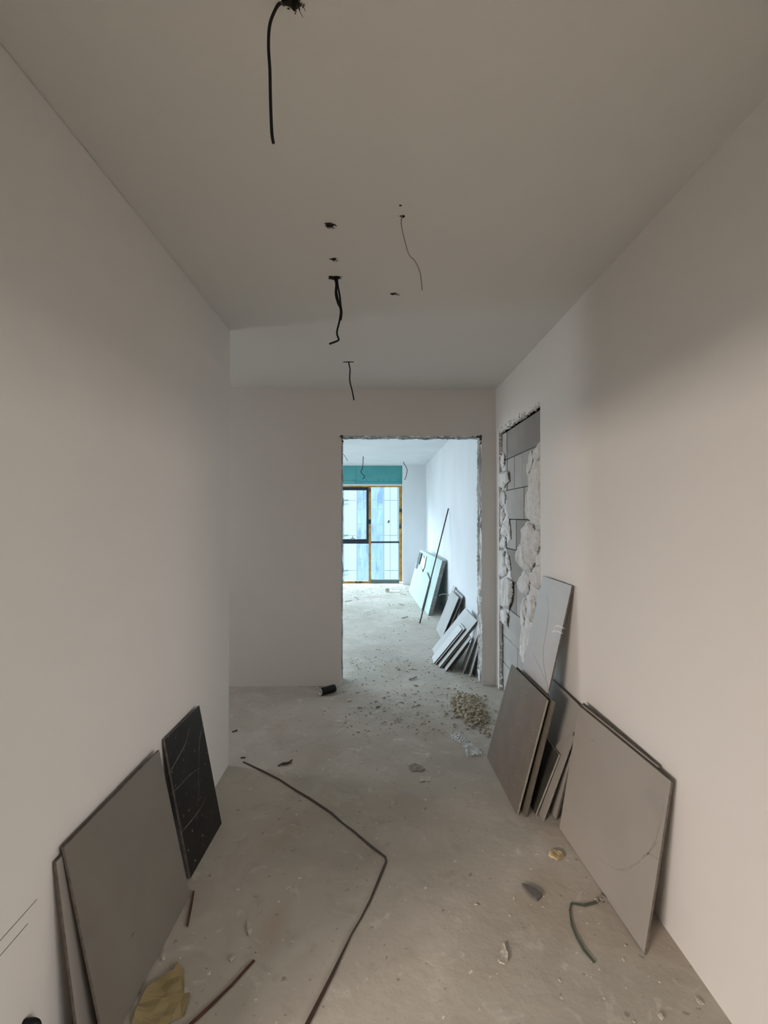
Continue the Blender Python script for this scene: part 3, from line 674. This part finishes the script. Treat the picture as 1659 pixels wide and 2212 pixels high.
setp(c, 'thin grey cable curving down from the ceiling on the right', 'cable')
c = tube('hanging_cable', [(-.199, 1.884, 2.79), (-.190, 1.88, 2.768), (-.180, 1.875, 2.764), (-.172, 1.872, 2.757)], .0015, M['hole']); setp(c, 'short wire stub in the ragged ceiling hole ahead of the bundle', 'cable')
c = tube('hanging_cable', [(.077, 2.468, 2.80), (.085, 2.465, 2.768), (.112, 2.463, 2.762)], .0028, M['greywire']); setp(c, 'tiny wire end poking from the small hole beside the grey cable', 'cable')
c = tube('hanging_cable', [(-.305, 9.2, 2.78)] + [(-0.3076,9.2,2.768),(-0.3176,9.2,2.56),(-0.3498,9.2,2.454),(-0.2761,9.2,2.362),(-0.3221,9.2,2.321)], .007, M['black']); setp(c, 'zigzag black cable hanging in front of the teal board', 'cable')
c = tube('hanging_cable', [(.554, 10.1, 2.78)] + [(0.54,10.1,2.753),(0.6169,10.1,2.612),(0.6067,10.1,2.48),(0.5662,10.1,2.372)], .007, M['black']); setp(c, 'curved cable hanging before the far white pier', 'cable')
c = tube('hanging_cable', [(-.686, 8.68, 2.78)] + [(-0.6773,8.68,2.761),(-0.6252,8.68,2.691),(-0.5817,8.68,2.617)], .007, M['greywire']); setp(c, 'cable hanging at the doorway left edge in the far room', 'cable')

# ------------------------------------------------------------------ things on the floor
def fz(pts, z=.002): return [(x, y, z) for x, y in pts]
s = strip('plastic_strip', fz([(-0.8682,2.995),(-0.7304,2.896),(-0.5903,2.79),(-0.4936,2.698),(-0.3826,2.602),(-0.2518,2.478),(-0.1854,2.396),(-0.1255,2.334),(-0.0397,2.231),(0.0316,2.155)] + [(0.0351,2.129),(-0.0018,2.014),(-0.0341,1.916),(-0.0688,1.831),(-0.1012,1.764),(-0.1604,1.606),(-0.2208,1.457),(-0.245,1.395)]),
          [.010, .013, .011, .011, .014, .012, .008, .010, .012, .010, .010, .011, .008, .006, .005, .011, .013, .013], .003, M['strip'])
setp(s, 'long thin brown strip bent into a corner on the concrete floor', 'strip')
s = strip('plastic_strip', fz([(-0.4418,1.663),(-0.4944,1.575),(-0.5409,1.511),(-0.5803,1.461),(-0.6117,1.419)]), [.010, .012, .012, .012], .003, M['strip_red']); setp(s, 'straight red-brown strip on the floor at the lower left', 'strip')
s = strip('plastic_strip', fz([(-0.777,1.969),(-0.7597,1.904),(-0.7469,1.85),(-0.7347,1.802)]), [.007, .008, .008, .006], .004, M['strip_red']); setp(s, 'short red-brown strip beside the large tile on the left', 'strip')
s = strip('plastic_strap', fz([(0.8903,1.894),(0.8323,1.879),(0.7836,1.889)] + [(0.7633,1.858),(0.7446,1.791),(0.7416,1.738),(0.7464,1.687),(0.7616,1.64)]), [.011, .011, .008, .004, .007, .010, .010, .008], .004, M['strap']); setp(s, 'green plastic strap bent at an angle near the big veined tile', 'strap')
o = flake('paper_scrap', [(-0.7695,1.428),(-0.7675,1.464),(-0.7756,1.521),(-0.7712,1.559),(-0.7575,1.6),(-0.7325,1.616),(-0.7109,1.627),(-0.7098,1.64),(-0.7132,1.657),(-0.6918,1.643),(-0.6777,1.636),(-0.6416,1.55),(-0.6205,1.547),(-0.6113,1.484),(-0.6528,1.462),(-0.6852,1.427)], .0008, M['paper'], .012, 3, 2.2)
setp(o, 'torn piece of yellow paper on the floor by the left tiles', 'paper')
o = flake('plastic_film', [(0.5017,3.287),(0.5224,3.335),(0.556,3.377),(0.5805,3.363),(0.6109,3.327),(0.6191,3.265),(0.6443,3.212),(0.6701,3.167),(0.6897,3.099),(0.6786,3.063),(0.6407,3.058),(0.5987,3.046),(0.578,3.018),(0.5755,3.052),(0.5852,3.137),(0.5683,3.2),(0.5517,3.253),(0.5279,3.266)], .0006, M['film'], .014, 5, 1.1, fr=40)
setp(o, 'crinkled clear plastic film in front of the rubble pile', 'plastic film')
o = flake('stone_shard', [(0.6112,1.985),(0.6353,1.98),(0.6664,1.955),(0.6815,1.929),(0.6481,1.901),(0.6321,1.922),(0.622,1.951)], .010, M['shard'], .003, 1, 3); setp(o, 'pointed grey stone shard on the floor near the green strap', 'shard')
o = flake('foam_crumb', [(0.7891,2.155),(0.8086,2.179),(0.8294,2.187),(0.8467,2.181),(0.8561,2.166),(0.8577,2.148),(0.8337,2.131),(0.8177,2.123),(0.8114,2.135),(0.7955,2.143)], .008, M['foam'], .007, 2, 5, fr=30); setp(o, 'yellow foam crumb on the floor by the low tile stack', 'foam')
o = flake('mortar_chip', [(0.4574,1.716),(0.465,1.712),(0.4624,1.69),(0.4656,1.677),(0.4579,1.65),(0.4423,1.635),(0.4257,1.64),(0.4223,1.652),(0.4352,1.676),(0.4456,1.69)], .006, M['chip'], .004, 2, 7, fr=22); setp(o, 'pale pear-shaped mortar chip lying in the lower middle of the floor', 'mortar chip')
o = flake('mortar_chip', [(-0.5069,1.806),(-0.496,1.812),(-0.4835,1.785),(-0.4761,1.758),(-0.4888,1.76),(-0.499,1.778)], .005, M['chip'], .004, 1, 8); setp(o, 'oblong mortar chip left of the brown strip corner run', 'mortar chip')
o = flake('mortar_chip', [(-0.5303,1.663),(-0.5176,1.685),(-0.5121,1.678),(-0.5227,1.659)], .004, M['chip'], .003, 1, 9); setp(o, 'thin mortar chip near the end of the red-brown strip', 'mortar chip')
o = flake('mortar_chip', [(-0.7774,1.685),(-0.7706,1.695),(-0.7626,1.674),(-0.7652,1.666),(-0.7758,1.671)], .006, M['chip'], .004, 1, 10); setp(o, 'mortar chip at the foot of the large left tile above the paper', 'mortar chip')
o = flake('mortar_chip', [(0.8831,1.469),(0.8959,1.472),(0.8955,1.458),(0.8864,1.452)], .004, M['chip'], .003, 1, 12); setp(o, 'small white chip on the floor at the lower right corner', 'mortar chip')
o = flake('mortar_chip', [(1.037,1.519),(1.045,1.51),(1.052,1.499),(1.04,1.497),(1.034,1.507)], .004, M['chip'], .004, 1, 13); setp(o, 'slender pale chip beside the right wall near the lower corner', 'mortar chip')
rg = random.Random(21)
crumbs = [(0.8986,1.908),(0.9156,1.919),(0.9305,1.926),(0.9386,1.919),(0.9436,1.91),(0.9245,1.91),(0.9065,1.896),(0.9447,1.923)]
o = rocks('mortar_crumbs', [(x + rg.uniform(-.006, .006), y + rg.uniform(-.006, .006), .0, rg.uniform(.005, .011)) for x, y in crumbs for _ in range(4)], M['crumb'], 4)
setp(o, 'cluster of brown mortar crumbs at the foot of the big veined tile', 'crumbs', kind='stuff')
o = flake('dirty_scrap', [(0.1886,2.912),(0.2057,2.949),(0.2419,2.96),(0.2752,2.937),(0.2856,2.895),(0.263,2.869),(0.2353,2.88),(0.2059,2.869)], .001, M['crumb'], .008, 2, 4, fr=24); setp(o, 'crumpled dusty scrap in the middle of the hallway floor', 'scrap')
o = flake('dirty_scrap', [(0.2454,2.798),(0.2644,2.823),(0.2854,2.808),(0.3145,2.817),(0.3079,2.759),(0.2764,2.774),(0.247,2.755)], .001, M['chip'], .005, 2, 6, fr=40); setp(o, 'small white-specked scrap just in front of the crumpled one', 'scrap')
for i, (pts, lb) in enumerate([([(-0.6336,2.942),(-0.6082,2.975),(-0.5797,2.98),(-0.5594,3.014)], 'dark frayed twist of wire on the floor above the long strip'),
                 ([(-0.8984,3.04),(-0.8858,3.049),(-0.8699,3.046)], 'tiny dark stick at the upper end of the long brown strip'),
                 ([(-1.072,3.41),(-1.055,3.421),(-1.044,3.439)], 'dark curl of wire on the floor just past the left wall end')]):
    o = tube('wire_scrap', fz(pts, .005), .004, M['strip']); setp(o, lb, 'wire')
o = tube('wire_scrap', [(x, y, .006) for x, y in [(-0.6095,2.953),(-0.5813,2.958),(-0.5561,2.98)]], .003, M['strip']); setp(o, 'second strand beside the frayed twist of wire', 'wire')

# drink can
cc = [(-0.5165,4.089,0.034),(-0.3879,4.192,0.034)]
ax = (Vector(cc[1]) - Vector(cc[0])); Lc = ax.length; ax.normalize()
can = empty('drink_can', cc[0], 'empty black drink can lying on its side below the back wall', 'can')
def lathe(name, prof, m, parent, seg=28):
    q = ax.to_track_quat('Z', 'Y').to_matrix(); vs = []; fs = []
    for z, r in prof:
        for k in range(seg):
            a = 2 * math.pi * k / seg; vs.append(q @ Vector((r * math.cos(a), r * math.sin(a), z)))
    for i in range(len(prof) - 1):
        for k in range(seg): fs.append((i * seg + k, i * seg + (k + 1) % seg, (i + 1) * seg + (k + 1) % seg, (i + 1) * seg + k))
    fs.append(tuple(range(seg))[::-1]); fs.append(tuple(range((len(prof) - 1) * seg, len(prof) * seg)))
    return mesh(name, vs, fs, [m], parent, smooth=True)
lathe('can_body', [(.008, .031), (.014, .033), (Lc - .018, .033), (Lc - .010, .031)], M['black'], can)
lathe('can_end', [(.003, .024), (.0, .027), (.002, .029), (.008, .0305), (.009, .02)], M['silver'], can)
lathe('can_end', [(Lc - .010, .0305), (Lc - .002, .026), (Lc, .027), (Lc + .001, .0255), (Lc - .004, .024)], M['silver'], can)
# cable stub low on the left wall
sb = empty('cable_stub', (-.95, 1.262, .235), 'black cable stub with a silver tip low on the left wall', 'cable')
tube('cable_stub_body', [(0, 0, -.012), (.02, .002, -.012), (.032, .004, -.02), (.036, .004, -.04)], .010, M['black'], sb)
tube('silver_tip', [(0, -.035, -.01), (.022, -.037, -.013), (.03, -.037, -.03)], .006, M['silver'], sb)
# scribed lines on the left wall
for (ya, yb, z) in ((.6, 1.307, .515), (.6, 1.274, .477)):
    strip('scribed_line', [(XL, ya, z), (XL, yb, z)], [.0018, .0018], .0006, M['scribe'], bpy.data.objects['wall_left'], (1, 0, 0))

# rubble pile by the recess
rg = random.Random(9)
sp = []
pile = [(0.6445,4.111),(0.7943,4.142),(0.9112,4.108),(0.872,3.812),(0.8537,3.637),(0.8487,3.555),(0.7954,3.509),(0.7221,3.494),(0.6788,3.542),(0.6689,3.682),(0.621,3.725),(0.5865,3.815),(0.629,3.987)]
xs = [p[0] for p in pile]; ysl = [p[1] for p in pile]
cxp, cyp = sum(xs) / len(xs), sum(ysl) / len(ysl)
while len(sp) < 1250:
    x = rg.gauss(cxp, .085); y = rg.gauss(cyp, .20)
    if not inpoly(x, y, pile) and rg.random() > .16: continue
    if x > 1.04: continue
    d = math.hypot((x - cxp) / .17, (y - cyp) / .40); hmax = max(0, .040 * (1 - d))
    sp.append((x, y, max(0, rg.uniform(0, hmax) - .002), rg.choice([.005, .006, .008, .009, .012, .018]) * (1 if d < .9 else .7)))
o = rocks('rubble_pile', sp, M['gravel'], 2, .7); setp(o, 'small heap of tan rubble on the floor beside the bricked-up recess', 'rubble', kind='stuff')
tail = [(0.7884,3.478),(0.7919,3.418),(0.7852,3.332),(0.7868,3.367),(0.7749,3.389),(0.773,3.441)]
o = rocks('rubble_bits', [(x + rg.uniform(-.02, .02), y + rg.uniform(-.03, .03), 0, rg.uniform(.004, .010)) for x, y in tail for _ in range(8)], M['gravel'], 6, .6)
setp(o, 'trail of tan rubble bits between the heap and the slate tile', 'rubble', kind='stuff')
# larger chips in the doorway, each one pickable
big = [(0.0917,3.994),(-0.0235,3.955),(0.3067,3.942),(-0.1597,3.824),(0.1849,3.943),(-0.2493,3.978),(-0.0113,3.841),(0.3362,3.874),(-0.0664,3.716),(0.5018,3.959),(0.6253,3.797),(0.6752,3.598),(0.569,3.519),(0.5183,3.658),(-0.1984,4.153),(0.9089,4.571),(0.0485,4.045),(0.2259,4.116),(0.3446,4.316),(0.2048,4.772),(0.3486,4.784),(-0.4427,3.773)]
CHIPS = ['in the middle of the threshold, largest of its row', 'just left of the middle of the threshold', 'midway between threshold centre and rubble heap', 'in front of the doorway left side, second row',
         'right of the threshold centre', 'close to the drink can', 'a little in front of the threshold centre', 'in front of the heap on its doorway side', 'alone in front of the threshold', 'at the doorway side tip of the rubble heap',
         'on top of the rubble heap edge nearest the doorway', 'at the camera side of the rubble heap', 'left of the rubble heap foot', 'left edge of the rubble heap', 'just inside the doorway left jamb',
         'at the foot of the doorway right jamb under the tiles', 'on the threshold line left of centre', 'on the threshold line at centre', 'on the threshold line right of centre', 'just beyond the threshold at centre', 'just beyond the threshold right of centre', 'against the floor in front of the drink can']
mats_ = ['chip', 'crumb', 'crumb', 'crumb', 'chip', 'chip', 'crumb', 'crumb', 'crumb', 'gravel', 'gravel', 'gravel', 'gravel', 'gravel', 'chip', 'chip', 'chip', 'chip', 'crumb', 'crumb', 'crumb', 'chip']
for k, ((x, y), mm) in enumerate(zip(big, mats_)):
    vs = []; fs = []; r_ = random.Random(100 + k); s_ = r_.uniform(.011, .021)
    rockdata(r_, (0, 0, s_ * .3), s_, .45, vs, fs)
    o = mesh('rubble_chip', vs, fs, [M[mm]]); o.location = (x, y, 0)
    col_ = {'chip': 'pale', 'crumb': 'dark', 'gravel': 'tan'}[mm]
    setp(o, col_ + ' mortar chip ' + CHIPS[k], 'mortar chip', 'mortar chips scattered around the doorway')
def scatter(name, n, poly, smin, smax, m, seed, label, flat=.5):
    r_ = random.Random(seed); xs = [p[0] for p in poly]; ys = [p[1] for p in poly]; out = []
    while len(out) < n:
        x = r_.uniform(min(xs), max(xs)); y = r_.uniform(min(ys), max(ys))
        if inpoly(x, y, poly) and noise.noise(Vector((x * 2.2, y * 2.2, seed))) > r_.uniform(-.45, .35): out.append((x, y, 0, smin + (smax - smin) * r_.random() ** 3))
    o = rocks(name, out, m, seed, flat); setp(o, label, 'grit', kind='stuff')
door = [(-.32, 3.35), (.85, 3.35), (.92, 4.2), (.94, 4.6), (.6, 5.2), (-.32, 5.2)]
scatter('grit', 620, door, .0015, .010, M['crumb'], 31, 'dark crumbs strewn over the floor around the doorway')
scatter('grit', 620, door, .0018, .013, M['chip'], 32, 'pale crumbs strewn over the floor around the doorway')
scatter('grit', 260, [(-.75, 1.3), (1.05, 1.3), (1.05, 3.4), (-.75, 3.4)], .001, .005, M['grit'], 33, 'fine pale grit over the hallway floor')
scatter('grit', 120, [(.2, 1.0), (1.08, 1.0), (1.08, 1.8), (.6, 2.3), (.2, 2.0)], .0015, .007, M['chip'], 34, 'pale specks on the floor along the right wall')
scatter('grit', 240, [(-.75, 1.3), (1.05, 1.3), (1.05, 3.4), (-.75, 3.4)], .001, .005, M['crumb'], 35, 'fine dark grit over the hallway floor')
scatter('grit', 500, [(-1.2, 5), (1.0, 5), (1.0, 10.6), (-1.6, 10.6)], .003, .013, M['grit'], 36, 'pale debris crumbs over the far room floor')
scatter('grit', 260, [(-1.2, 5), (.9, 5), (.9, 10.6), (-1.6, 10.6)], .003, .012, M['crumb'], 37, 'dark debris crumbs over the far room floor')
scatter('grit', 60, [(-.95, 4.22), (-.36, 4.22), (-.36, 4.325), (-.95, 4.325)], .003, .010, M['crumb'], 38, 'crumbs along the foot of the back wall')
# far room sticks and a carton offcut
ct = empty('carton_offcut', (0.291,9.706,0), 'small white and brown carton offcut on the far room floor', 'carton')
box('carton_panel', (-.13, -.08, .0), (.15, .08, .012), M['white'], ct); box('carton_flap', (-.15, -.06, .012), (-.07, .0, .075), M['gravel'], ct)
for k, (a, b) in enumerate([((0.3576,7.16),(0.4568,7.258)),((0.3724,8.283),(0.4504,8.197)),((0.4422,9.415),(0.5545,9.249)),((-0.4693,9.05),(-0.3752,8.749)),((0.2939,4.462),(0.3714,4.538)),((0.6011,9.702),(0.6553,9.642)),((-0.6233,8.563),(-0.5006,8.655))]):
    o = strip('wood_splinter', [(*a, .004), (*b, .006)], [.014, .009], .008, M['crumb']); setp(o, ['splinter on the far room floor nearest the long metal pole', 'splinter on the far room floor between the carton offcut and the pole', 'splinter on the far room floor right of the carton offcut', 'splinter on the far room floor below the window left half', 'pale splinter lying on the doorway threshold', 'splinter on the far room floor at the corner of the gypsum boards', 'splinter on the far room floor by the doorway left edge'][k], 'splinter', 'splinters on the far room floor')
